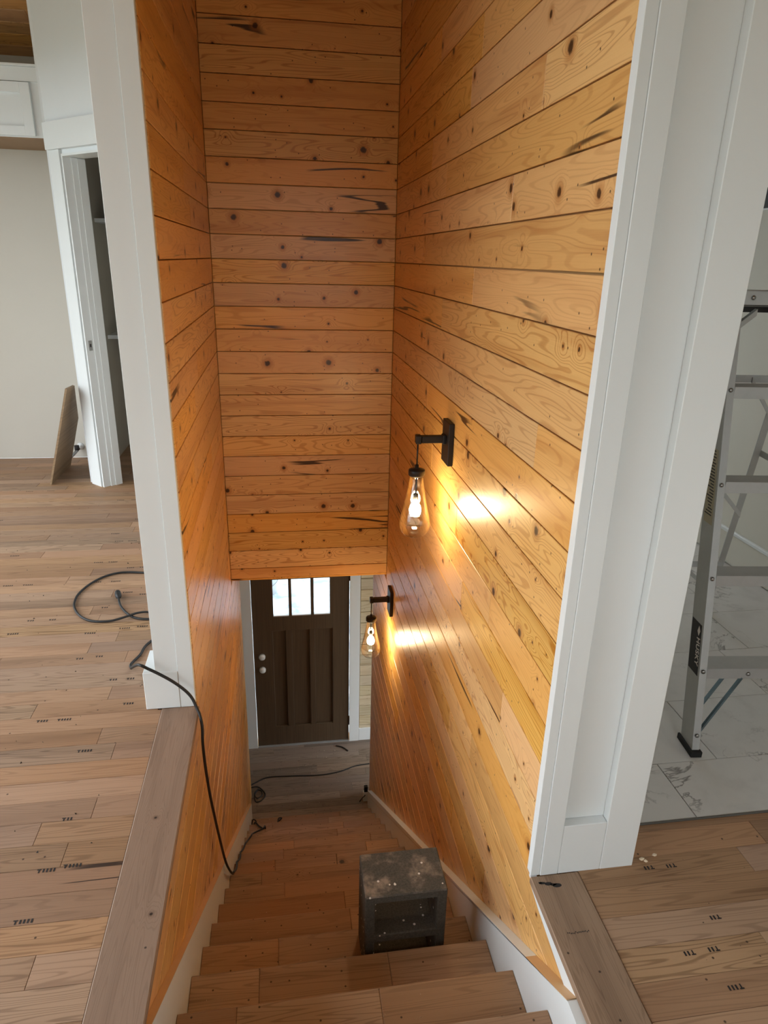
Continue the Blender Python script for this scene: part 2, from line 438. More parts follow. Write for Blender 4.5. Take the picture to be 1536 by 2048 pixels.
# ------------------------------------------------------------------ posts (cased wall ends)
lp = empty('trim_1', (-0.445, 2.35, 0), 'narrow white cased wall end beside the oak floor with a black cord crossing its base', 'wall trim', kind='structure')
box('core', -0.513, -0.374, 2.343, YLF - 0.001, 0.0, 4.0, 'white', lp)
box('stile', -0.4285, -0.3715, 2.334, 2.343, 0.0, 4.0, 'white', lp, 0.0012)
box('panel', -0.5135, -0.429, 2.338, 2.343, 0.16, 4.0, 'white', lp, 0.001)
box('base_block', -0.560, -0.429, 2.332, 2.345, 0.001, 0.167, 'white', lp, 0.002)
box('base_return', -0.560, -0.5155, 2.3455, 2.5, 0.001, 0.167, 'white', lp, 0.002)
rp = empty('trim_2', (0.84, 1.42, 0), 'wide white panelled wall end between the pine wall and the stepladder', 'wall trim', kind='structure')
box('edge_strip', 0.681, 0.708, 1.403, YRF - 0.001, 0.0, 4.4, 'white', rp, 0.001)
box('stile', 0.7083, 0.762, 1.400, 1.4325, 0.0, 4.4, 'white', rp, 0.0015)
box('panel', 0.7625, 0.893, 1.4285, 1.4325, 0.18, 4.4, 'white', rp)
box('bottom_rail', 0.7625, 0.893, 1.4005, 1.4325, 0.0, 0.179, 'white', rp, 0.0015)
box('stile', 0.8935, 0.997, 1.400, 1.4325, 0.0, 4.4, 'white', rp, 0.0015)

# ------------------------------------------------------------------ upper floor
fl = boxes('floor', [(-3.4, -0.502, -1.5, 6.03, -0.05, -0.0185), (0.826, 2.65, -1.5, 1.545, -0.05, -0.0185), (-0.502, 0.826, -1.5, 0.875, -0.05, -0.0185)], 'sheathing')
setp(fl, 'unfinished oak strip floor of the upper level around the stair opening', 'floor', kind='structure')
PW = 0.0903; planks = []
R = random.Random(5)
def floor_row(y0, y1, x0, x1, R, lo=0.45, hi=1.5, mat='oak', parent=None, z=-0.0185):
    cs = cuts(x0, x1, lo, hi, R)
    for a, b in zip(cs[:-1], cs[1:]):
        o = plank('floor_board', ((a + b) / 2, (y0 + y1) / 2, z), 0, b - a - 0.0014, y1 - y0 - 0.0011, 0.0185, 0.0006, mat, parent, up='Z')
        planks.append((a, b, y0, y1, o))
k = -5
while True:
    y0 = 1.335 + PW * k; y1 = y0 + PW
    if y0 > 6.0: break
    y1 = min(y1, 6.028)
    floor_row(y0, y1, -3.2, -0.502 if y0 < 2.26 else -0.516, R, parent=fl); k += 1
for k in range(-5, 3):
    y0 = 1.335 + PW * k; y1 = min(y0 + PW, 1.542)
    if k == 2 and y1 - y0 < 0.015: break
    floor_row(y0, y1, 0.826, 2.65, R, parent=fl)

# printed grade marks on the floor boards
def mark_mesh(n):
    bm = bmesh.new(); z = 0.0193
    def q(x0, x1, y0, y1): bm.faces.new([bm.verts.new(p) for p in ((x0, y0, z), (x1, y0, z), (x1, y1, z), (x0, y1, z))])
    q(0, 0.012, 0.009, 0.0125); q(0.0045, 0.0085, -0.001, 0.009)
    for i in range(n):
        x = 0.016 + i * 0.0098; q(x, x + 0.0052, 0, 0.0125)
    me = bpy.data.meshes.new('grade_mark'); bm.to_mesh(me); bm.free(); me.materials.append(M['ink']); return me
MK = {n: mark_mesh(n) for n in (2, 3, 4)}
def grade(x, y, n=4, flip=False):
    for a, b, y0, y1, o in planks:
        if a + 0.02 < x < b - 0.09 and y0 <= y < y1:
            m_ = bpy.data.objects.new('grade_mark', MK[n]); COL.objects.link(m_); m_.parent = o
            m_.location = (x - o.location.x, y - o.location.y, 0)
            if flip: m_.rotation_euler = (0, 0, math.pi)
            return
for x, y, n in [(-0.763, 2.108, 4), (-0.681, 2.108, 4), (-0.96, 2.30, 3), (-0.885, 2.30, 4), (-0.66, 2.375, 3), (-0.6, 2.375, 3), (-0.725, 1.785, 2), (-0.665, 1.79, 2),
                (-0.86, 1.715, 4), (-0.8, 1.715, 4), (-0.74, 1.592, 4), (-0.67, 1.6, 4), (-0.75, 1.43, 4), (-0.78, 1.24, 4), (-0.75, 2.55, 2), (-0.68, 2.55, 2), (-0.85, 2.74, 2), (-0.76, 2.75, 2), (-0.93, 2.73, 2),
                (-0.80, 2.98, 4), (-0.72, 2.99, 4), (-0.95, 2.95, 4), (-1.02, 3.2, 2), (-0.93, 3.2, 2), (-0.86, 3.36, 4), (-0.77, 3.33, 3), (-0.98, 3.39, 4), (-1.05, 3.5, 4), (-0.95, 3.5, 4),
                (-0.9, 3.67, 3), (-0.83, 3.67, 3), (-1.1, 3.76, 4), (-1.02, 3.76, 4), (-1.5, 3.5, 4), (-1.4, 3.5, 4), (-1.6, 3.9, 4), (-1.5, 3.9, 4), (-1.05, 4.07, 4), (-0.97, 4.07, 4), (-1.1, 4.2, 4), (-0.92, 4.2, 4), (-1.9, 4.5, 4), (-1.0, 4.45, 3),
                (-1.25, 3.1, 2), (-1.15, 3.1, 2), (-1.3, 2.98, 4), (-1.2, 4.85, 4), (-1.1, 4.85, 4), (-1.9, 5.1, 4), (-1.75, 5.1, 4)]:
    grade(x, y, n)
for x, y, n in [(1.06, 1.392, 2), (1.13, 1.39, 2), (1.16, 1.215, 2), (1.03, 1.128, 2), (1.10, 1.13, 2), (1.10, 1.03, 3)]:
    for a, b, y0, y1, o in planks:
        if a + 0.06 < x < b - 0.02 and y0 + 0.012 <= y < y1:
            m_ = bpy.data.objects.new('grade_mark', MK[n]); COL.objects.link(m_); m_.parent = o
            m_.location = (x - o.location.x, y - o.location.y, 0); m_.rotation_euler = (0, 0, math.pi); break

# landing caps beside the stair opening
def cap(name, x0, x1, y0, y1, label):
    bm = bmesh.new(); add_box(bm, x0, x1, y0, y1, -0.019, 0.0035, 0.003)
    c = Vector(((x0 + x1) / 2, (y0 + y1) / 2, -0.0077))
    for v in bm.verts:                                # grain along local X
        p = v.co - c; v.co = Vector((p.y, -p.x, p.z))
    me = bpy.data.meshes.new(name); bmesh.ops.recalc_face_normals(bm, faces=bm.faces[:]); bm.to_mesh(me); bm.free(); me.materials.append(M['oak_cap'])
    o = bpy.data.objects.new(name, me); o.location = c; o.rotation_euler = (0, 0, math.pi / 2); COL.objects.link(o)
    return setp(o, label, 'floor trim', kind='structure')
cap('trim_3', -0.5015, -0.358, 0.88, 2.331, 'long greyish oak cap board edging the stair opening at the foot of the narrow white post')
cr = cap('trim_4', 0.677, 0.8255, 0.88, 1.399, 'short oak cap board with dark smudge edging the stair opening below the wide white post')
boxes('fascia', [(XR - 0.0, XR + TB, 0.93, 1.43, -0.029, -0.02)], 'white', wr)
prism('fascia', [(XR - 0.008, 1.40, -0.0195), (XR - 0.008, 1.066, -0.0195), (XR - 0.008, 1.066, -0.024), (XR - 0.008, 1.13, -0.0735), (XR - 0.008, 1.33, -0.042), (XR - 0.008, 1.40, -0.025)], (0.0075, 0, 0), 'white', wr)
# burn / ink smudges on the right cap
sm = bmesh.new()
for x, y, a, b in [(0.705, 1.372, .010, .004), (0.722, 1.368, .012, .006), (0.745, 1.360, .014, .007), (0.735, 1.364, .01, .004), (0.700, 1.374, .006, .003)]:
    bmesh.ops.create_circle(sm, cap_ends=True, segments=9, radius=1.0, matrix=Matrix.Translation((x, y, 0.0039)) @ Matrix.Diagonal((a, b, 1, 1)))
for i in range(14):
    bmesh.ops.create_circle(sm, cap_ends=True, segments=6, radius=1.0, matrix=Matrix.Translation((0.717 + i * 0.0045, 1.213 + R.uniform(-.002, .002), 0.0039)) @ Matrix.Diagonal((.0016, .0024, 1, 1)))
smo = from_bm('smudge', sm, 'ink'); smo.parent = cr; smo.matrix_parent_inverse = cr.matrix_basis.inverted()

# ------------------------------------------------------------------ staircase
stair = empty('staircase', (0.15, 2.8, ZLOW), 'straight flight of brown oak stairs descending between the pine walls', 'stairs')
R = random.Random(3)
for n in range(-2, 14):
    y1, z = NOSE(n); y0 = NOSE(n - 1)[0] - 0.028 if n > -2 else 0.80
    x0, x1 = (STL + 0.0005, STR - 0.0005) if n > -2 else (-0.3575, 0.6765)
    t = box('tread', x0, x1, y0, y1 - 0.0015, z - 0.03, z - 0.012, 'oak_tread', stair, 0.003)
    js = [x0] + sorted(x0 + (x1 - x0) * f for f in ([R.uniform(.25, .75)] if R.random() < .5 else [R.uniform(.15, .42), R.uniform(.58, .88)])) + [x1]
    for a, b in zip(js[:-1], js[1:]):
        o = plank('tread_board', ((a + b) / 2, (y0 + y1) / 2, z - 0.012), 0, b - a - 0.0006, y1 - y0, 0.012, 0.0026, 'oak_tread', t, up='Z')
    box('nosing_edge', x0 + .001, x1 - .001, y1 - .0028, y1 + .0004, z - .005, z + .0003, 'oak_tread', t, .0008)
    yr, zr = NOSE(n); zn = NOSE(n + 1)[1]
    box('riser', x0, x1, yr - 0.045, yr - 0.026, zn + 0.0005, z - 0.0305, 'oak_tread', stair)
def skirt(xa, xb, off, yend):
    zl = lambda y: -(y - 0.906) * 0.7573 + off
    ys = 0.90
    face = [(xa, ys, zl(ys)), (xa, yend, max(zl(yend), ZLOW + .16)), (xa, yend, ZLOW + 0.001), (xa, yend - 0.25, ZLOW + 0.001), (xa, ys, zl(ys) - 0.5)]
    if face[0][2] > -0.021:          # stop under the cap board
        yc = 0.906 + (off + 0.021) / 0.7573
        face = [(xa, ys, -0.021), (xa, yc, -0.021)] + face[1:]
    prism('skirt_board', face, (xb - xa, 0, 0), 'skirt', stair)
    y0 = max(ys, 0.906 + (off + 0.026) / 0.7573)
    prism('skirt_cap', [(xa, y0, zl(y0) + .0005), (xa, yend, zl(yend) + .0005), (xa, yend, zl(yend) + 0.004), (xa, y0, zl(y0) + 0.004)], (xb - xa, 0, 0), 'skirt_top', stair)
skirt(STL, XL + 0.0005, 0.145, 4.60)
skirt(STR, XR - 0.0005, 0.095, 4.72)

# ------------------------------------------------------------------ lower entry hall
lf = box('floor', -2.4, 2.8, 4.46, 5.75, ZLOW - 0.06, ZLOW - 0.0185, 'sheathing')
setp(lf, 'dusty oak strip floor of the entry hall at the foot of the stairs', 'floor', kind='structure')
R = random.Random(9); keep = planks; planks = []
for i in range(13):
    y0 = 4.47 + i * PW
    floor_row(y0, min(y0 + PW, 5.60), -2.3, 2.7, R, 0.5, 1.6, 'oak_dusty', lf, ZLOW - 0.0185)
    if y0 + PW > 5.6: break
cl = box('ceiling', -2.4, 2.8, 4.352, 5.75, ZB, ZB + 0.1, 'lowwall'); setp(cl, 'white ceiling of the lower entry hall', 'ceiling', kind='structure')
cl2 = boxes('ceiling', [(-2.4, -0.52, 1.9, 4.35, ZB, ZB + 0.1), (0.99, 2.8, 1.9, 4.35, ZB, ZB + 0.1)], 'lowwall'); setp(cl2, 'white ceiling of the rooms beside the lower stairs', 'ceiling', kind='structure')
lf2 = boxes('floor', [(-2.4, -0.52, 1.9, 4.459, ZLOW - 0.06, ZLOW), (0.99, 2.8, 1.9, 4.459, ZLOW - 0.06, ZLOW)], 'oak_dusty'); setp(lf2, 'plain oak floor of the rooms beside the lower stairs', 'floor', kind='structure')
# daylight reaches the hall from the open side on the right only (the hall floor and casings are lit from there)
lw = boxes('wall_lower', [(-2.5, -2.4, 1.9, 5.75, ZLOW, ZB), (-2.4, -0.52, 1.8, 1.9, ZLOW, ZB), (0.99, 2.8, 1.8, 1.9, ZLOW, ZB),
           (2.8, 2.9, 1.9, 5.75, ZLOW, ZLOW + .15), (2.8, 2.9, 1.9, 5.75, -0.55, ZB), (2.8, 2.9, 1.9, 2.1, ZLOW + .15, -0.55), (2.8, 2.9, 5.4, 5.75, ZLOW + .15, -0.55)], 'lowwall')
setp(lw, 'plain pale walls of the rooms beside the lower stairs', 'wall', kind='structure')
# front wall with door opening
DX0, DX1, DZ1 = -0.327, 0.573, -0.866
wf = boxes('wall_front', [(-2.4, DX0 - .02, YD + .02, YD + .15, ZLOW, ZB), (DX0 - .02, DX1 + .02, YD + .02, YD + .15, DZ1 + .02, ZB), (DX1 + .02, 2.8, YD + .02, YD + .15, ZLOW, ZB)], 'sheathing')
setp(wf, 'entry wall of pale unfinished boards around the brown front door', 'wall', kind='structure')
for k in range(21):
    z1 = ZB - 0.02 - k * 0.117; z0 = z1 - 0.117
    if z0 < ZLOW + 0.13: z0 = ZLOW + 0.13
    if z1 - z0 < 0.02: break
    for a, b in ((0.679, 1.14), (-0.79, -0.421)):
        plank('board', ((a + b) / 2, YD + 0.02, (z0 + z1) / 2), 0, b - a, z1 - z0 - 0.005, 0.019, 0.003, 'pine_pale', wf)
# trim of the door
dt = empty('trim_5', (0.123, YD, ZLOW), 'white flat casing around the brown front door', 'door trim', kind='structure')
box('side_casing', -0.421, -0.329, YD - .012, YD + .018, ZLOW, DZ1 + .1, 'white', dt, .0015)
box('side_casing', 0.577, 0.673, YD - .012, YD + .018, ZLOW, DZ1 + .1, 'white', dt, .0015)
box('head_casing', -0.43, 0.682, YD - .014, YD + .018, DZ1 + .101, DZ1 + .22, 'white', dt, .0015)
bb = box('baseboard_front', 0.6735, 1.14, YD - .012, YD + .018, ZLOW + 0.001, ZLOW + .145, 'white', None, .003); setp(bb, 'white baseboard on the pale board wall right beside the front door casing', 'baseboard', kind='structure')
bb = box('baseboard_front', -0.79, -0.4215, YD - .012, YD + .018, ZLOW + 0.001, ZLOW + .145, 'white', None, .003); setp(bb, 'short white baseboard on the lock side of the front door', 'baseboard', kind='structure')
# the door
dr = empty('door_1', (0.123, YD + .03, ZLOW), 'dark brown craftsman front door with three small panes over three tall panels', 'door', kind='structure')
zb, y0, y1 = ZLOW + 0.012, YD + 0.008, YD + 0.05
wx = [(-0.131, 0.011), (0.039, 0.214), (0.242, 0.391)]; wz0, wz1 = -1.438, -1.062
px_ = [(-0.151, -0.022), (0.030, 0.201), (0.243, 0.418)]; pz0, pz1 = -2.672, -1.588
box('stile', DX0, px_[0][0], y0, y1, zb, DZ1, 'door', dr, .001); box('stile', px_[2][1], DX1, y0, y1, zb, DZ1, 'door', dr, .001)
box('bottom_rail', px_[0][0], px_[2][1], y0, y1, zb, pz0, 'door', dr, .001)
box('lock_rail', px_[0][0], px_[2][1], y0, y1, pz1, wz0, 'door', dr, .001)
box('top_rail', px_[0][0], px_[2][1], y0, y1, wz1, DZ1, 'door', dr, .001)
box('window_stile', px_[0][0], wx[0][0], y0, y1, wz0, wz1, 'door', dr); box('window_stile', wx[2][1], px_[2][1], y0, y1, wz0, wz1, 'door', dr)
for i in range(2):
    box('mullion', px_[i][1], px_[i + 1][0], y0, y1, pz0, pz1, 'door', dr, .001)
    box('glazing_bar', wx[i][1], wx[i + 1][0], y0, y1, wz0, wz1, 'door', dr, .001)
for i in range(3):
    box('panel', px_[i][0], px_[i][1], y0 + .024, y1, pz0, pz1, 'door', dr)
    a_, b_ = px_[i]
    for q_ in ((a_, a_ + .007, pz0, pz1), (b_ - .007, b_, pz0, pz1), (a_ + .007, b_ - .007, pz0, pz0 + .007), (a_ + .007, b_ - .007, pz1 - .007, pz1)):
        box('panel_bead', q_[0], q_[1], y0 + .003, y0 + .0238, q_[2], q_[3], 'door', dr, .002)
    box('pane', wx[i][0], wx[i][1], y0 + .02, y0 + .024, wz0, wz1, 'pane', dr)
    box('sill_bead', wx[i][0], wx[i][1], y0 - .003, y0 + .019, wz0, wz0 + .01, 'white', dr)
for z in (-1.858, -2.0):
    k_ = lathe('lock_cover', [(0.0, -0.03), (0.022, -0.028), (0.03, -0.02), (0.031, 0.0)], (-0.251, y0 - .001, z), 'plastic', dr, 20, 'Y'); k_['label'] = 'white round lock cover'
for z in (-2.65, -1.05): lathe('hinge', [(0.007, -0.05), (0.007, 0.05)], (0.5755, y0 - .004, z), 'black', dr, 10)
boxes('threshold', [(DX0, DX1, YD - .01, YD + .1, ZLOW + 0.0005, ZLOW + .011)], 'alum', dr)

# ------------------------------------------------------------------ outdoors
yd_ = bmesh.new(); R = random.Random(2); nx, ny = 60, 60
g = [[yd_.verts.new((-14 + 28 * i / nx, 5.85 + 26 * j / ny, -3.0 + 0.035 * j / ny * 26 + (R.uniform(-.05, .05) if j > 2 else 0))) for j in range(ny + 1)] for i in range(nx + 1)]
for i in range(nx):
    for j in range(ny): yd_.faces.new((g[i][j], g[i + 1][j], g[i + 1][j + 1], g[i][j + 1]))
yo = from_bm('yard_ground', yd_, 'yard', smooth=True); setp(yo, 'pale stony ground outside seen through the front door panes', 'ground', kind='structure')
ln_ = box('land', -120, 120, -120, 120, -3.6, -3.3, 'land'); setp(ln_, 'wide open land around the house', 'ground', kind='structure')
bk = empty('bucket', (-0.28, 8.95, -2.9), 'pale bucket standing outside behind the left door pane', 'bucket')
lathe('body', [(0.13, 0.0), (0.16, 0.36), (0.165, 0.36), (0.165, 0.39), (0.15, 0.39), (0.12, 0.02)], (-0.28, 8.95, -2.92), 'plastic', bk, 24)
tube('handle', [(-0.44, 8.95, -2.57), (-0.42, 8.85, -2.68), (-0.28, 8.78, -2.74), (-0.14, 8.85, -2.68), (-0.12, 8.95, -2.57)], 0.006, 'steel', bk)

# ------------------------------------------------------------------ left room
fw = box('wall_far', -3.4, -1.486, 6.03, 6.13, 0.0, 3.3, 'greige'); setp(fw, 'greige far wall of the room beyond the oak floor', 'wall', kind='structure')
C = Vector((-1.365, 5.173, 0)); dd = Vector((0.7071, -0.7071, 0)); nn = Vector((0.7071, 0.7071, 0))
def dbox(name, s0, s1, t0, t1, z0, z1, mat, parent):
    return prism(name, [C + dd * s0 + nn * t0 + Vector((0, 0, z0)), C + dd * s1 + nn * t0 + Vector((0, 0, z0)), C + dd * s1 + nn * t1 + Vector((0, 0, z0)), C + dd * s0 + nn * t1 + Vector((0, 0, z0))], (0, 0, z1 - z0), mat, parent)
pw = empty('wall_diagonal', C, 'white diagonal pantry wall behind the narrow white post', 'wall', kind='structure')
dbox('wall_end', -0.17, 0.0, 0.015, 0.115, 0.0, 3.45, 'white2', pw)
dbox('wall_top', 0.0, 0.9, 0.015, 0.115, 2.27, 3.7, 'white2', pw)
dbox('wall_far_end', 0.9, 1.25, 0.015, 0.115, 0.0, 3.7, 'white2', pw)
box('return_wall', -1.485, -1.42, 5.30, 6.03, 0.0, 3.3, 'white2', pw)
dd_ = empty('door_2', C, 'white cased doorway of the pantry with layered jamb', 'doorway', kind='structure')
dbox('side_casing', -0.138, -0.012, -0.006, 0.0145, 0.0, 2.297, 'white', dd_)
dbox('head_casing', -0.142, 0.95, -0.022, 0.0145, 2.298, 2.455, 'white', dd_)
j1 = dbox('jamb', 0.0, 0.014, 0.0, 0.145, 0.0, 2.27, 'white', dd_)
dbox('door_stop', 0.0145, 0.026, 0.055, 0.145, 0.0, 2.255, 'white', dd_)
dbox('door_stop', 0.0265, 0.034, 0.09, 0.145, 0.0, 2.25, 'white', dd_)
dbox('head_jamb', 0.014, 0.9, 0.0, 0.145, 2.256, 2.2695, 'white', dd_)
dbox('back_casing', -0.09, -0.001, 0.116, 0.134, 0.0, 2.3, 'white', dd_)
dbox('strike_plate', 0.0142, 0.0155, 0.02, 0.045, 1.02, 1.09, 'steel', dd_)
dbox('strike_hole', 0.0156, 0.0162, 0.027, 0.038, 1.045, 1.066, 'ink', dd_)
pi_ = boxes('wall_pantry', [(-1.60, -0.50, 6.5, 6.55, 0, 3.3), (-1.60, -1.42, 6.131, 6.5, 0, 3.3), (-1.485, -1.42, 6.031, 6.131, 0, 3.3), (-0.55, -0.50, 4.36, 6.5, 0, 3.6), (-1.60, -0.55, 5.9, 6.55, 2.7, 2.75)], 'pantry'); setp(pi_, 'grey inner walls of the dark pantry behind the cased doorway', 'wall', kind='structure')
box('shelf', -1.45, -0.53, 6.1, 6.49, 1.0, 1.03, 'white', pi_); box('shelf', -1.45, -0.53, 6.1, 6.49, 1.9, 1.93, 'white', pi_)
boxes('base', [(-1.49, -0.53, 6.485, 6.4995, 0.0, 0.14)], 'white', pi_)
pf = box('floor', -1.42, -0.55, 6.031, 6.5, -0.05, 0.0, 'oak'); setp(pf, 'oak floor inside the pantry', 'floor', kind='structure')
# upper cabinet
cb = empty('wall_cabinet', (-2.2, 5.7, 2.386), 'white shaker cabinet hung high on the greige wall under the wooden ceiling', 'cabinet')
box('carcass', -2.9, -1.49, 5.412, 6.029, 2.386, 2.80, 'white', cb)
box('underside', -2.88, -1.50, 5.42, 6.02, 2.381, 2.3855, 'plywood', cb)
def shaker(x0, x1):
    d_ = box('door', x0 + .06, x1 - .06, 5.407, 5.4112, 2.45, 2.645, 'white', cb)
    for b in ((x0, x0 + .06, 5.386, 5.4112, 2.392, 2.703), (x1 - .06, x1, 5.386, 5.4112, 2.392, 2.703)): box('door_stile', *b, 'white', d_, .001)
    for b in ((x0 + .06, x1 - .06, 5.386, 5.4112, 2.392, 2.45), (x0 + .06, x1 - .06, 5.386, 5.4112, 2.645, 2.703)): box('door_rail', *b, 'white', d_, .001)
shaker(-2.19, -1.566); shaker(-2.85, -2.20)
box('fascia_board', -2.9, -1.49, 5.395, 5.4115, 2.708, 2.79, 'white', cb, .001)
box('crown', -2.92, -1.49, 5.382, 5.4115, 2.791, 2.806, 'white', cb, .002)
# leaning plywood
pl = empty('plywood_offcut', (-1.70, 5.5, 0), 'brown plywood offcut leaning on the floor near the pantry casing', 'board')
A = [(-1.76, 5.255, 0.001), (-1.76, 5.775, 0.001), (-1.62, 5.675, .424), (-1.512, 5.31, .75), (-1.509, 5.108, .76)]
prism('panel', A, (-0.013, 0.0, 0.004), 'plywood', pl)
# pipe stub
ps = empty('pipe_stub', (-1.76, 5.95, 0.0), 'small grey pipe stub poking out beside the leaning plywood', 'pipe')
tube('pipe', [(-1.80, 5.82, 0.03), (-1.765, 5.92, 0.06), (-1.74, 5.99, 0.09)], 0.013, 'steel', ps)
lathe('valve', [(0.0, -.02), (0.02, -.02), (0.02, .02), (0.0, .02)], (-1.75, 5.97, 0.10), 'ink', ps, 12)
lathe('flange', [(0.03, 0.0), (0.03, 0.006)], (-1.735, 6.022, 0.10), 'plastic', ps, 14, 'Y')

# ------------------------------------------------------------------ ceiling of the upper level
uc = prism('ceiling', [(-3.4, 6.13, ceil_z(6.13) + .02), (-3.4, 2.6, ceil_z(2.6) + .02), (-3.4, -1.5, ceil_z(2.6) + .02), (-3.4, -1.5, ceil_z(2.6) + .12), (-3.4, 2.6, ceil_z(2.6) + .12), (-3.4, 6.6, ceil_z(6.6) + .12), (-3.4, 6.6, ceil_z(6.6) + .02)], (6.2, 0, 0), 'pine_ceil')
setp(uc, 'sloped wooden board ceiling of the upper level', 'ceiling', kind='structure')
R = random.Random(4); tilt = math.atan(0.30); yy = 6.03
while yy > 3.2:
    w = 0.13; ym = yy - w * math.cos(tilt) / 2
    cs = cuts(-3.3, -0.52, 1.4, 2.6, R)
    for a, b in zip(cs[:-1], cs[1:]):
        o = bpy.data.objects.new('ceiling_board', plank_mesh('ceiling_board', b - a - .002, w - .004, 0.018, .002, 'pine_ceil', 'Z'))
        o.location = ((a + b) / 2, ym, ceil_z(ym) + .0195); o.rotation_euler = (math.pi - tilt, 0, 0); link(o, uc)
        o.matrix_parent_inverse = Matrix.Translation(-uc.location)
    yy -= w * math.cos(tilt)

rr_ = boxes('wall_rear', [(-3.4, 2.75, -1.6, -1.5, -0.05, 0.9), (-3.4, 2.75, -1.6, -1.5, 2.3, 4.2), (-3.4, 0.2, -1.6, -1.5, 0.9, 2.3), (1.6, 2.75, -1.6, -1.5, 0.9, 2.3)], 'offwhite')  # opening added out of view so daylight reaches the post faces
setp(rr_, 'off-white wall with one unseen opening added for daylight behind the stair landing', 'wall', kind='structure')
ww_ = boxes('wall_west', [(-3.5, -3.4, -1.6, 6.13, 2.75, 4.2), (-3.5, -3.4, -1.6, -1.3, -0.05, 2.75), (-3.5, -3.4, 5.0, 6.13, -0.05, 2.75)], 'greige')  # unseen side left open, without panes, to let daylight in
setp(ww_, 'greige side wall of the upper room with a wide unglazed opening letting in daylight', 'wall', kind='structure')
# ------------------------------------------------------------------ right room
tf = box('floor', 0.986, 2.65, 1.545, 6.0, -0.05, -0.009, 'grout'); setp(tf, 'marble tile floor under the stepladder', 'floor', kind='structure')
TH = 0.3435; row = 0; y = 1.8 - TH
offs = {0: 1.0, 1: 1.535, 2: 1.993, 3: 2.148, 4: 2.215}
while y < 6.0:
    ya, yb_ = max(y, 1.548), min(y + TH, 5.998)
    base = {0: 1.30, 1: 1.535, 2: 1.993, 3: 2.148, 4: 2.218}.get(row, 1.2 + (row * 0.37) % 0.68)
    x = base - 0.687 * 3
    while x < 2.65:
        xa, xb = max(x, 0.988), min(x + 0.687, 2.648)
        if xb - xa > 0.02 and yb_ - ya > 0.02:
            plank('floor_tile', ((xa + xb) / 2, (ya + yb_) / 2, -0.009), 0, xb - xa - 0.003, yb_ - ya - 0.003, 0.011, 0.0008, 'marble', tf, up='Z')
        x += 0.687
    y += TH; row += 1
et = box('shadow_strip', 0.998, 2.65, 1.5425, 1.5475, -0.009, 0.004, 'grout'); setp(et, 'thin dark strip standing in for the shadow gap between the marble tiles and the oak floor', 'floor trim', kind='structure')  # dark colour stands in for the shadow at the tile step
rw = box('wall_side', 2.65, 2.75, -1.5, 6.0, -0.05, 4.2, 'offwhite'); setp(rw, 'off-white side wall behind the stepladder', 'wall', kind='structure')
rw2 = boxes('wall_end', [(0.986, 2.65, 6.0, 6.1, -0.05, 0.8), (0.986, 2.65, 6.0, 6.1, 2.4, 3.2), (0.986, 1.1, 6.0, 6.1, 0.8, 2.4), (2.55, 2.65, 6.0, 6.1, 0.8, 2.4)], 'offwhite'); setp(rw2, 'off-white end wall of the tiled room', 'wall', kind='structure')
bs = empty('baseboard_side', (2.64, 3.5, 0.01), 'tall off-white baseboard with a pale top edge behind the stepladder', 'baseboard', kind='structure')
box('board', 2.636, 2.6495, 0.31, 5.99, 0.012, 0.19, 'offwhite', bs); box('top_bead', 2.628, 2.6495, 0.31, 5.99, 0.1905, 0.212, 'white', bs, .003)
bp = empty('black_wall_plate', (2.64, 3.55, 2.05), 'small black rectangle on the off-white wall above the stepladder', 'wall plate')
box('plate', 2.640, 2.6495, 3.40, 3.86, 1.99, 2.095, 'ink', bp, .002); box('rim', 2.643, 2.6497, 3.392, 3.868, 1.982, 2.103, 'white', bp)

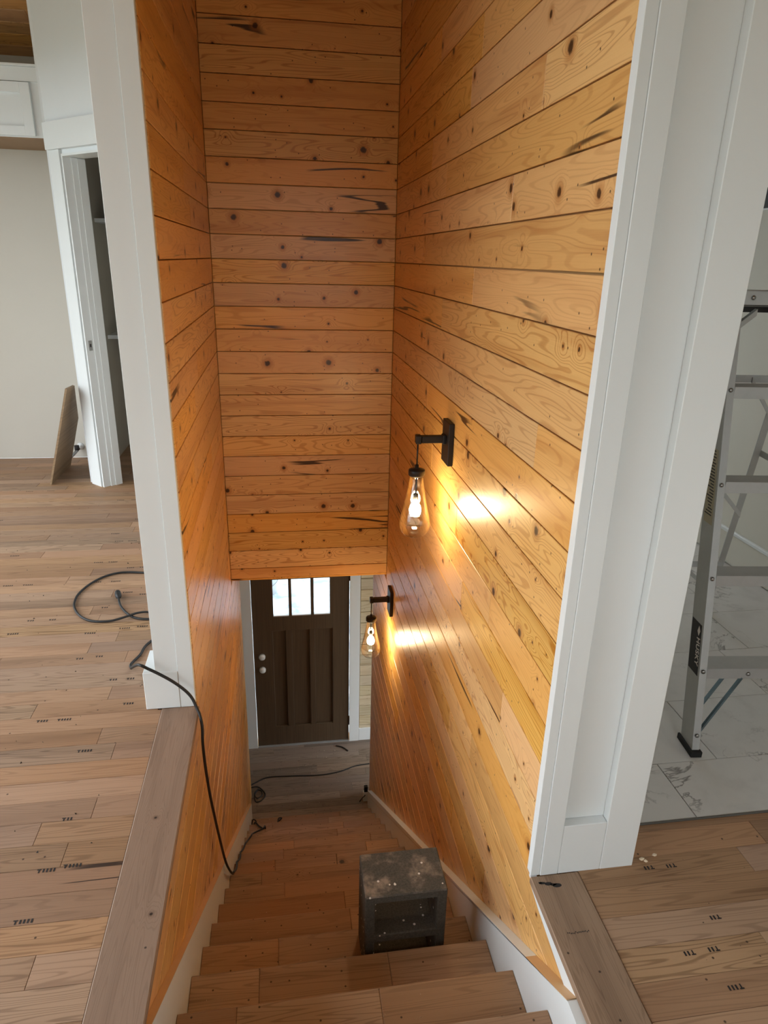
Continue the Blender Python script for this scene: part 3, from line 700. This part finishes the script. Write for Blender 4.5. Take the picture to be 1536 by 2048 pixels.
# ------------------------------------------------------------------ stepladder
ld = empty('stepladder', (1.75, 2.3, 0.0035), 'worn aluminium stepladder with brand sticker standing on the marble tiles', 'ladder')
th = math.radians(6.0); U = Vector((math.cos(th), -math.sin(th), 0)); W = Vector((math.sin(th), math.cos(th), 0)); O = Vector((1.447, 1.822, 0.0035)); ZV = Vector((0, 0, 1))
TA, LE, WID = 0.0707, 0.322, 0.575
LP = lambda u, w, z: O + U * u + W * w + ZV * z
def front(side, z, du=0.0, dw=0.0):        # a point on the left / right front rail
    u = TA * z if side == 0 else WID - TA * z
    return LP(u + du, LE * z + dw, z)
for sd in (0, 1):
    sg = 1 if sd == 0 else -1
    a, b = front(sd, 0.02), front(sd, 1.56)
    beam('front_rail', a, b, [(0, 0.003), (0.0025 * sg, 0.003), (0.0025 * sg, 0.085), (0, 0.085)], U, W, 'alum_dark', ld)
    f_ = beam('rail_flange', a, b, [(0, 0), (0.027 * sg, 0), (0.027 * sg, 0.0029), (0, 0.0029)], U, W, 'alum', ld)
    beam('rail_flange', a, b, [(0, 0.0855), (0.027 * sg, 0.0855), (0.027 * sg, 0.088), (0, 0.088)], U, W, 'alum_dark', ld)
    ft = LP(0 if sd == 0 else WID, 0, 0)
    prism('rubber_foot', [ft + U * (-0.006 * sg) + W * -0.008, ft + U * (0.034 * sg) + W * -0.008, ft + U * (0.034 * sg) + W * 0.01, ft + U * (0.002 * sg) + W * 0.012, ft + U * (0.002 * sg) + W * 0.105, ft + U * (-0.006 * sg) + W * 0.105], (0, 0, 0.022), 'rubber', ld)
    # rear rails
    r0 = LP(-0.035 if sd == 0 else WID + 0.035, 1.087, 0.0); r1 = LP(TA * 1.55 + 0.02 if sd == 0 else WID - TA * 1.55 - 0.02, 0.60, 1.55)
    beam('rear_rail', r0 + ZV * .02, r1, [(0, 0), (0.03 * sg, 0), (0.03 * sg, 0.004), (0.004 * sg, 0.004), (0.004 * sg, 0.035), (0, 0.035)], U, W, 'alum_dark', ld)
    prism('rubber_foot', [r0 + U * (-.004 * sg) + W * -.004, r0 + U * (.034 * sg) + W * -.004, r0 + U * (.034 * sg) + W * .04, r0 + U * (-.004 * sg) + W * .04], (0, 0, .03), 'rubber', ld)
    # spreader
    s0 = front(sd, 0.92, 0.03 * sg, 0.09); s1 = r0.lerp(r1, 0.92 / 1.55) + W * -0.002
    beam('spreader', s0, s1, [(0, 0), (0.004 * sg, 0), (0.004 * sg, 0.025), (0, 0.025)], U, ZV, 'alum_dark', ld)
for k in range(4):
    z = 0.298 + 0.3235 * k
    p, q = front(0, z, 0.028, -0.0005), front(1, z, -0.028, -0.0005)
    s_ = beam('step', p, q, [(0.0035, 0.008), (0.085, 0.008), (0.085, 0.0115), (0.0035, 0.0115)], W, ZV, 'alum_dark', ld)
    beam('step_lip', p, q, [(0, -0.03), (0.003, -0.03), (0.003, 0.0115), (0, 0.0115)], W, ZV, 'alum', s_)
    for sd in (0, 1):
        lathe('rivet', [(0.0, -.007), (0.006, -.006), (0.0085, -.002), (0.0085, 0.0)], front(sd, z, 0.013 if sd == 0 else -0.013, -0.0005), 'steel', s_, 12, 'Y')
    if k == 0:
        lathe('rivet', [(0.0, -.007), (0.006, -.006), (0.0085, -.002), (0.0085, 0.0)], p + U * 0.155 + ZV * -.01, 'steel', s_, 12, 'Y')
        for dw in (0.004, 0.075):
            for sd in (0, 1):
                sg = 1 if sd == 0 else -1
                b0 = front(sd, 0.075, 0.02 * sg, dw); b1 = (p if sd == 0 else q) + U * (0.155 * sg) + ZV * -0.01 + W * (dw + .004)
                beam('step_brace', b0, b1, [(0, -.009), (0.012, -.009), (0.012, .009), (0, .009)], W, ZV, 'zinc', ld)
lathe('rivet', [(0.0, -.007), (0.006, -.006), (0.0085, -.002), (0.0085, 0.0)], front(0, 0.073, 0.013, -0.0005), 'steel', ld, 12, 'Y')
# rear horizontals and diagonals
for z in (0.30, 0.78, 1.25):
    f = z / 1.55
    a = LP(-0.035, 1.087, 0).lerp(LP(TA * 1.55 + .02, 0.60, 1.55), f); b = LP(WID + .035, 1.087, 0).lerp(LP(WID - TA * 1.55 - .02, 0.60, 1.55), f)
    beam('rear_bar', a + U * .004, b - U * .004, [(-0.003, 0), (0.0, 0), (0.0, 0.03), (-0.003, 0.03)], W, ZV, 'alum', ld)
    m0 = b.lerp(a, .04); m1 = b.lerp(a, .36) + ZV * 0.0
    beam('rear_brace', m0 - ZV * .15 + W * .047 - W * .05, m1 + ZV * .01 - W * .006, [(-0.004, -.012), (0, -.012), (0, .012), (-0.004, .012)], W, ZV, 'alum_dark', ld)
# top
tc = front(0, 1.60, -0.03, -0.035); td = front(1, 1.60, 0.03, -0.035)
beam('top_step', tc, td, [(0, 0), (0.16, 0), (0.16, 0.004), (0, 0.004)], W, ZV, 'alum', ld)
beam('top_front', tc, td, [(0, -.042), (0.003, -.042), (0.003, -.0005), (0, -.0005)], W, ZV, 'alum', ld)
beam('top_back', tc + W * .157, td + W * .157, [(0, -.042), (0.003, -.042), (0.003, -.0005), (0, -.0005)], W, ZV, 'alum_dark', ld)
for u in (0.075, 0.34): lathe('rivet', [(0.0, -.007), (0.006, -.006), (0.0085, -.002), (0.0085, 0.0)], tc + U * u + ZV * -.018 - W * .0005, 'steel', ld, 12, 'Y')
beam('paint_shelf', front(0, 1.52, 0.03, 0.2), front(1, 1.52, -.03, .2), [(0, 0), (0.2, 0), (0.2, 0.02), (0, 0.02)], W, ZV, 'black', ld)
beam('shelf_arm', front(0, 1.53, 0.10, 0.03), front(0, 1.45, 0.01, 0.05), [(0, -.012), (.02, -.012), (.02, .012), (0, .012)], W, ZV, 'alum_dark', ld)
# stickers on the outer side of the left front rail
def onrail(z, w): return front(0, z, -0.0004, w)
stk = prism('brand_sticker', [onrail(0.275, 0.012), onrail(0.275, 0.083), onrail(0.452, 0.083), onrail(0.452, 0.012)], U * -0.0006, 'black', ld)
stk2 = prism('instruction_sticker', [onrail(0.80, 0.014), onrail(0.80, 0.075), onrail(1.06, 0.075), onrail(1.06, 0.014)], U * -0.0006, 'sticker', ld)
R = random.Random(8); bm = bmesh.new()
for i in range(22):
    z = 0.83 + i * 0.0105; w0 = R.uniform(.02, .03); w1 = R.uniform(.045, .072)
    bm.faces.new([bm.verts.new(onrail(zz, w) - U * .0014) for zz, w in ((z, w0), (z, w1), (z + .004, w1), (z + .004, w0))])
fp = from_bm('fine_print', bm, 'ink', stk2)
def text(body, size, mat, name, parent, origin, ex, ey, shear=0.0):
    cu = bpy.data.curves.new(name, 'FONT'); cu.body = body; cu.size = size; cu.extrude = 0.0004; cu.shear = shear; cu.space_character = 1.08; cu.offset = size * 0.018
    to = bpy.data.objects.new(name, cu); COL.objects.link(to)
    bpy.context.view_layer.update()
    me = bpy.data.meshes.new_from_object(to.evaluated_get(bpy.context.evaluated_depsgraph_get()))
    bpy.data.objects.remove(to)
    ex = Vector(ex).normalized(); ey = Vector(ey).normalized(); ez = ex.cross(ey); o3 = Vector(origin)
    for v in me.vertices: c = v.co.copy(); v.co = ex * c.x + ey * c.y + ez * c.z
    me.materials.clear(); me.materials.append(M[mat]); o = bpy.data.objects.new(name, me); o.location = o3
    return link(o, parent)
rd = (front(0, 0) - front(0, 1)).normalized()          # down along the rail
ey = (-W * -1.0); ey = (W * -1.0) - rd * (W * -1.0).dot(rd)
text('HUSKY', 0.031, 'lettering', 'lettering', stk, onrail(0.402, 0.038) - U * 0.0012, rd, ey, 0.15)
dm = onrail(0.426, 0.028) - U * 0.0014
prism('logo_diamond', [dm + rd * -.02, dm + ey * .010, dm + rd * .018, dm + ey * -.010], U * -.0004, 'lettering', stk)

# ------------------------------------------------------------------ sconces
def sconce(yc, zc, label):
    """yc: position along the wall, zc: arm height"""
    t = empty('wall_sconce', (XR, yc, zc - .015), label, 'wall lamp', 'teardrop glass sconces on the pine wall')
    box('backplate', XR - .022, XR - .0005, yc - .058, yc + .058, zc - .103, zc + .075, 'black', t, .002)
    box('arm', .565, XR - .0225, yc - .014, yc + .014, zc - .015, zc + .015, 'black', t, .002)
    box('arm_collar', XR - .036, XR - .0225, yc - .018, yc + .018, zc - .019, zc + .019, 'black', t, .002)
    box('arm_end', .541, .5645, yc - .017, yc + .017, zc - .018, zc + .018, 'black', t, .003)
    xc = .552
    lathe('rod', [(.0035, -.118), (.0035, -.018)], (xc, yc, zc), 'black', t, 10)
    lathe('cap', [(0.0, -.108), (.007, -.108), (.008, -.122), (.02, -.126), (.034, -.130), (.035, -.134), (.035, -.153), (.031, -.157), (0.0, -.157)], (xc, yc, zc), 'black', t, 28)
    out = [(.0275, -.158), (.029, -.175), (.033, -.20), (.039, -.235), (.047, -.275), (.056, -.315), (.063, -.345), (.0665, -.368), (.0655, -.385), (.060, -.403), (.048, -.419), (.030, -.428), (.012, -.431)]
    lathe('glass_shade', out, (xc, yc, zc), 'glass', t, 36)
    inn = [(.0245, -.160), (.030, -.20), (.044, -.275), (.053, -.315), (.060, -.345), (.061, -.358), (.05, -.368), (.02, -.372), (.004, -.373)]
    lathe('glass_inner', inn, (xc, yc, zc), 'glass', t, 36)
    s_ = lathe('socket', [(.004, -.157), (.004, -.235), (.012, -.237), (.012, -.262), (.0, -.263)], (xc, yc, zc), 'black', t, 16)
    lathe('bulb', [(.006, -.2635), (.010, -.272), (.022, -.292), (.026, -.31), (.022, -.328), (.010, -.338), (.002, -.339)], (xc, yc, zc), 'bulb', t, 20)
sconce(2.667, 0.991, 'lit teardrop glass sconce on the black bracket nearer the wide white post')
sconce(3.967, -0.437, 'lit teardrop glass sconce low on the pine wall beside the front door')

# ------------------------------------------------------------------ concrete block
bx0, bx1, by0, by1, bz0, bz1 = .230, .514, 1.660, 1.842, -.7235, -.327
wv = .034; zm = (bz0 + bz1) / 2
bm = bmesh.new()
gx = [bx0, bx0 + wv, bx1 - wv, bx1]; gz_ = [bz0, bz0 + wv, zm - .018, zm + .018, bz1 - wv, bz1]
V_ = {(i, j, k): bm.verts.new((gx[i], (by0, by1)[k], gz_[j])) for i in range(4) for j in range(6) for k in (0, 1)}
holes = {(1, 1), (1, 3)}
solid = lambda i, j: 0 <= i < 3 and 0 <= j < 5 and (i, j) not in holes
for i in range(3):
    for j in range(5):
        if not solid(i, j): continue
        for k in (0, 1): bm.faces.new([V_[p + (k,)] for p in ((i, j), (i + 1, j), (i + 1, j + 1), (i, j + 1))])
        for di, dj, e in ((-1, 0, ((i, j), (i, j + 1))), (1, 0, ((i + 1, j), (i + 1, j + 1))), (0, -1, ((i, j), (i + 1, j))), (0, 1, ((i, j + 1), (i + 1, j + 1)))):
            if not solid(i + di, j + dj): bm.faces.new((V_[e[0] + (0,)], V_[e[1] + (0,)], V_[e[1] + (1,)], V_[e[0] + (1,)]))
bmesh.ops.recalc_face_normals(bm, faces=bm.faces[:])
bmesh.ops.bevel(bm, geom=[e for e in bm.edges if len(e.link_faces) == 2 and e.calc_face_angle(0) > 1.0], offset=.004, segments=1, affect='EDGES')
cbk = from_bm('concrete_block', bm, 'concrete'); setp(cbk, 'dark grey concrete block standing on end on a stair tread', 'concrete block')

# ------------------------------------------------------------------ cords
cd = empty('extension_cord', (-0.9, 3.1, 0), 'black extension cord looped on the oak floor and hanging down onto the stairs', 'cord')
loop = [(-.876, 3.335, .014), (-.860, 3.28, .014), (-.841, 3.217, .012), (-.82, 3.173, .008), (-.786, 3.119, .007), (-.745, 3.076, .007), (-.698, 3.056, .007), (-.64, 3.06, .007), (-.60, 3.12, .007), (-.585, 3.3, .007), (-.60, 3.45, .007), (-.68, 3.55, .007), (-.78, 3.585, .007),
        (-.881, 3.605, .007), (-.946, 3.593, .007), (-1.007, 3.543, .007), (-1.053, 3.458, .007), (-1.077, 3.359, .007), (-1.074, 3.272, .007), (-1.057, 3.208, .007), (-1.019, 3.134, .007), (-.964, 3.075, .007), (-.904, 3.052, .007), (-.841, 3.052, .009), (-.772, 3.074, .018), (-.736, 3.099, .018),
        (-.69, 3.12, .010), (-.64, 3.09, .007), (-.60, 2.98, .007), (-.60, 2.90, .007), (-.644, 2.804, .007), (-.655, 2.73, .007), (-.680, 2.660, .007), (-.672, 2.62, .012), (-.63, 2.47, .11), (-.565, 2.315, .218), (-.53, 2.31, .2), (-.49, 2.308, .174), (-.446, 2.307, .14), (-.405, 2.305, .1), (-.379, 2.300, .065), (-.362, 2.285, .030), (-.349, 2.265, .008),
        (-.340, 2.24, -.03), (-.341, 2.225, -.1), (-.341, 2.247, -.244), (-.341, 2.315, -.459), (-.340, 2.455, -.794), (-.338, 2.588, -1.09), (-.330, 2.66, -1.235)]
for n_, x_ in ((6, -.334), (7, -.335), (8, -.334), (9, -.325), (10, -.303), (11, -.228)):      # draped over the nosings
    yn, zn_ = NOSE(n_)
    loop += [(x_, yn + .001, zn_ + .009), (x_ + .002, yn + .02, zn_ - .004), (x_ + .004, yn + .15, zn_ - .12)]
loop += [(-.222, 4.16, -2.526), (-.24, 4.19, -2.526), (-.275, 4.225, -2.525), (-.30, 4.255, -2.520), (-.315, 4.275, -2.56), (-.322, 4.30, -2.68), (-.328, 4.315, -2.708)]
tube('cable', loop, .0058, 'cord', cd, 6, 8)
pg = lathe('plug', [(0.0, -.036), (.011, -.036), (.015, -.03), (.016, -.012), (.013, -.004), (.016, .004), (.015, .018), (.009, .03), (.006, .036)], (0, 0, 0), 'cord', None, 14, 'Y')
pg.location = (-.868, 3.31, .0165); pg.rotation_euler = (0, 0, math.radians(197)); pg.parent = cd; pg.matrix_parent_inverse = Matrix.Translation(-cd.location)
for dx in (-.005, .005):
    box('prong', -.881 + dx - .001, -.881 + dx + .001, 3.342, 3.362, .0135, .0175, 'steel', cd)
c2 = empty('floor_cord', (0.1, 5.1, ZLOW), 'thin black cord trailing across the dusty entry hall floor into a coil', 'cord')
zl = ZLOW + .0065
tube('cable', [(.86, 5.24, zl), (.749, 5.235, zl), (.597, 5.219, zl), (.447, 5.162, zl), (.256, 5.138, zl), (-.024, 5.158, zl), (-.232, 5.164, zl), (-.346, 5.106, zl), (-.42, 5.06, zl), (-.46, 5.10, zl), (-.44, 5.06, zl), (-.398, 5.046, zl + .004), (-.321, 5.046, zl + .006), (-.266, 4.989, zl), (-.251, 4.931, zl), (-.286, 4.878, zl), (-.33, 4.87, zl),
               (-.345, 4.93, zl + .009), (-.32, 5.00, zl + .009), (-.285, 4.985, zl + .009), (-.28, 4.93, zl + .009), (-.32, 4.90, zl + .012), (-.345, 4.96, zl + .012), (-.305, 5.02, zl + .012)], .0055, 'cord', c2, 8, 8)
ad = empty('power_adapter', (-.30, 4.40, -2.715), 'small pale plug block on a lower stair beside the left skirt board', 'plug')
box('body', -.325, -.285, 4.33, 4.37, -2.7145, -2.65, 'plastic', ad, .004)
tube('lead', [(-.305, 4.35, -2.652), (-.303, 4.35, -2.60), (-.325, 4.36, -2.59), (-.337, 4.37, -2.64), (-.337, 4.38, -2.70)], .005, 'cord', ad)
sc_ = empty('cable_scrap', (-.13, 4.3, -2.70), 'short black scrap of cable standing out on a lower stair', 'cable')
tube('wire', [(-.145, 4.27, -2.709), (-.14, 4.33, -2.709), (-.132, 4.42, -2.706), (-.125, 4.46, -2.70), (-.10, 4.465, -2.705), (-.122, 4.44, -2.709)], .005, 'cord', sc_)
ob = empty('outlet_box', (.65, 4.80, ZLOW), 'loose white outlet box with black plug at the lower end of the right pine wall', 'outlet')
box('box', .622, .672, 4.76, 4.80, ZLOW + .001, ZLOW + .10, 'plastic', ob, .004)
box('plug', .630, .662, 4.762, 4.795, ZLOW + .101, ZLOW + .16, 'black', ob, .004)
tube('lead', [(.64, 4.755, ZLOW + .08), (.60, 4.74, ZLOW + .05), (.59, 4.76, ZLOW + .006), (.63, 4.82, ZLOW + .006)], .004, 'cord', ob)
rg = empty('broken_trim_piece', (.30, 5.55, ZLOW), 'thin dark strip of debris on the floor under the front door', 'debris')
tube('strip', [(.44, 5.53, zl), (.50, 5.50, zl), (.55, 5.44, zl)], .006, 'ink', rg)

# ------------------------------------------------------------------ chips and crumbs
def chip(x, y, z, s, label):
    bm = bmesh.new(); bmesh.ops.create_icosphere(bm, subdivisions=1, radius=s)
    R_ = random.Random(int(x * 1000)); 
    for v in bm.verts: v.co = Vector((x + v.co.x * R_.uniform(.6, 1.4), y + v.co.y * R_.uniform(.5, 1.2), z + s * .55 + v.co.z * .55))
    o = from_bm('wood_chip', bm, 'chip'); setp(o, label, 'wood chip', 'pale chips beside the wide white post')
lab = 'pale wood chip on the oak floor beside the wide white post'
chip(1.035, 1.415, 0.0003, .008, lab); chip(1.082, 1.425, 0.0003, .007, lab); chip(1.045, 1.408, .0003, .006, lab)
R = random.Random(21); bm = bmesh.new()
def crumb(x, y, z, s):
    if .21 < x < .54 and 1.63 < y < 1.87: return            # under the concrete block
    if -.17 < x < -.08 and 4.24 < y < 4.49: return          # under the cable scrap
    vs = [bm.verts.new((x + R.uniform(-s, s), y + R.uniform(-s, s), z)) for _ in range(3)] + [bm.verts.new((x, y, z + s))]
    for f in ((0, 1, 2), (0, 1, 3), (1, 2, 3), (0, 2, 3)): bm.faces.new([vs[i] for i in f])
for n in range(-1, 14):
    y1, z = NOSE(n)
    for _ in range(12): crumb(R.uniform(STL + .02, STR - .02), R.uniform(y1 - .2, y1 - .01), z + .0003, R.uniform(.0012, .0035))
for _ in range(60): crumb(R.uniform(-.3, .66), R.uniform(4.78, 5.5), ZLOW + .0004, R.uniform(.002, .006))
co = from_bm('crumbs', bm, 'chip'); setp(co, 'pale construction crumbs scattered over the stairs and hall floor', 'debris', kind='stuff')
bm = bmesh.new()
for _ in range(130): crumb(R.uniform(-2.1, -.58), R.uniform(1.1, 4.3), .0004, R.uniform(.002, .006))
for _ in range(40): crumb(R.uniform(1.02, 2.5), R.uniform(1.0, 1.5), .0004, R.uniform(.001, .003))
co = from_bm('crumbs', bm, 'ink'); setp(co, 'dark specks of dirt scattered over the oak floor', 'debris', kind='stuff')
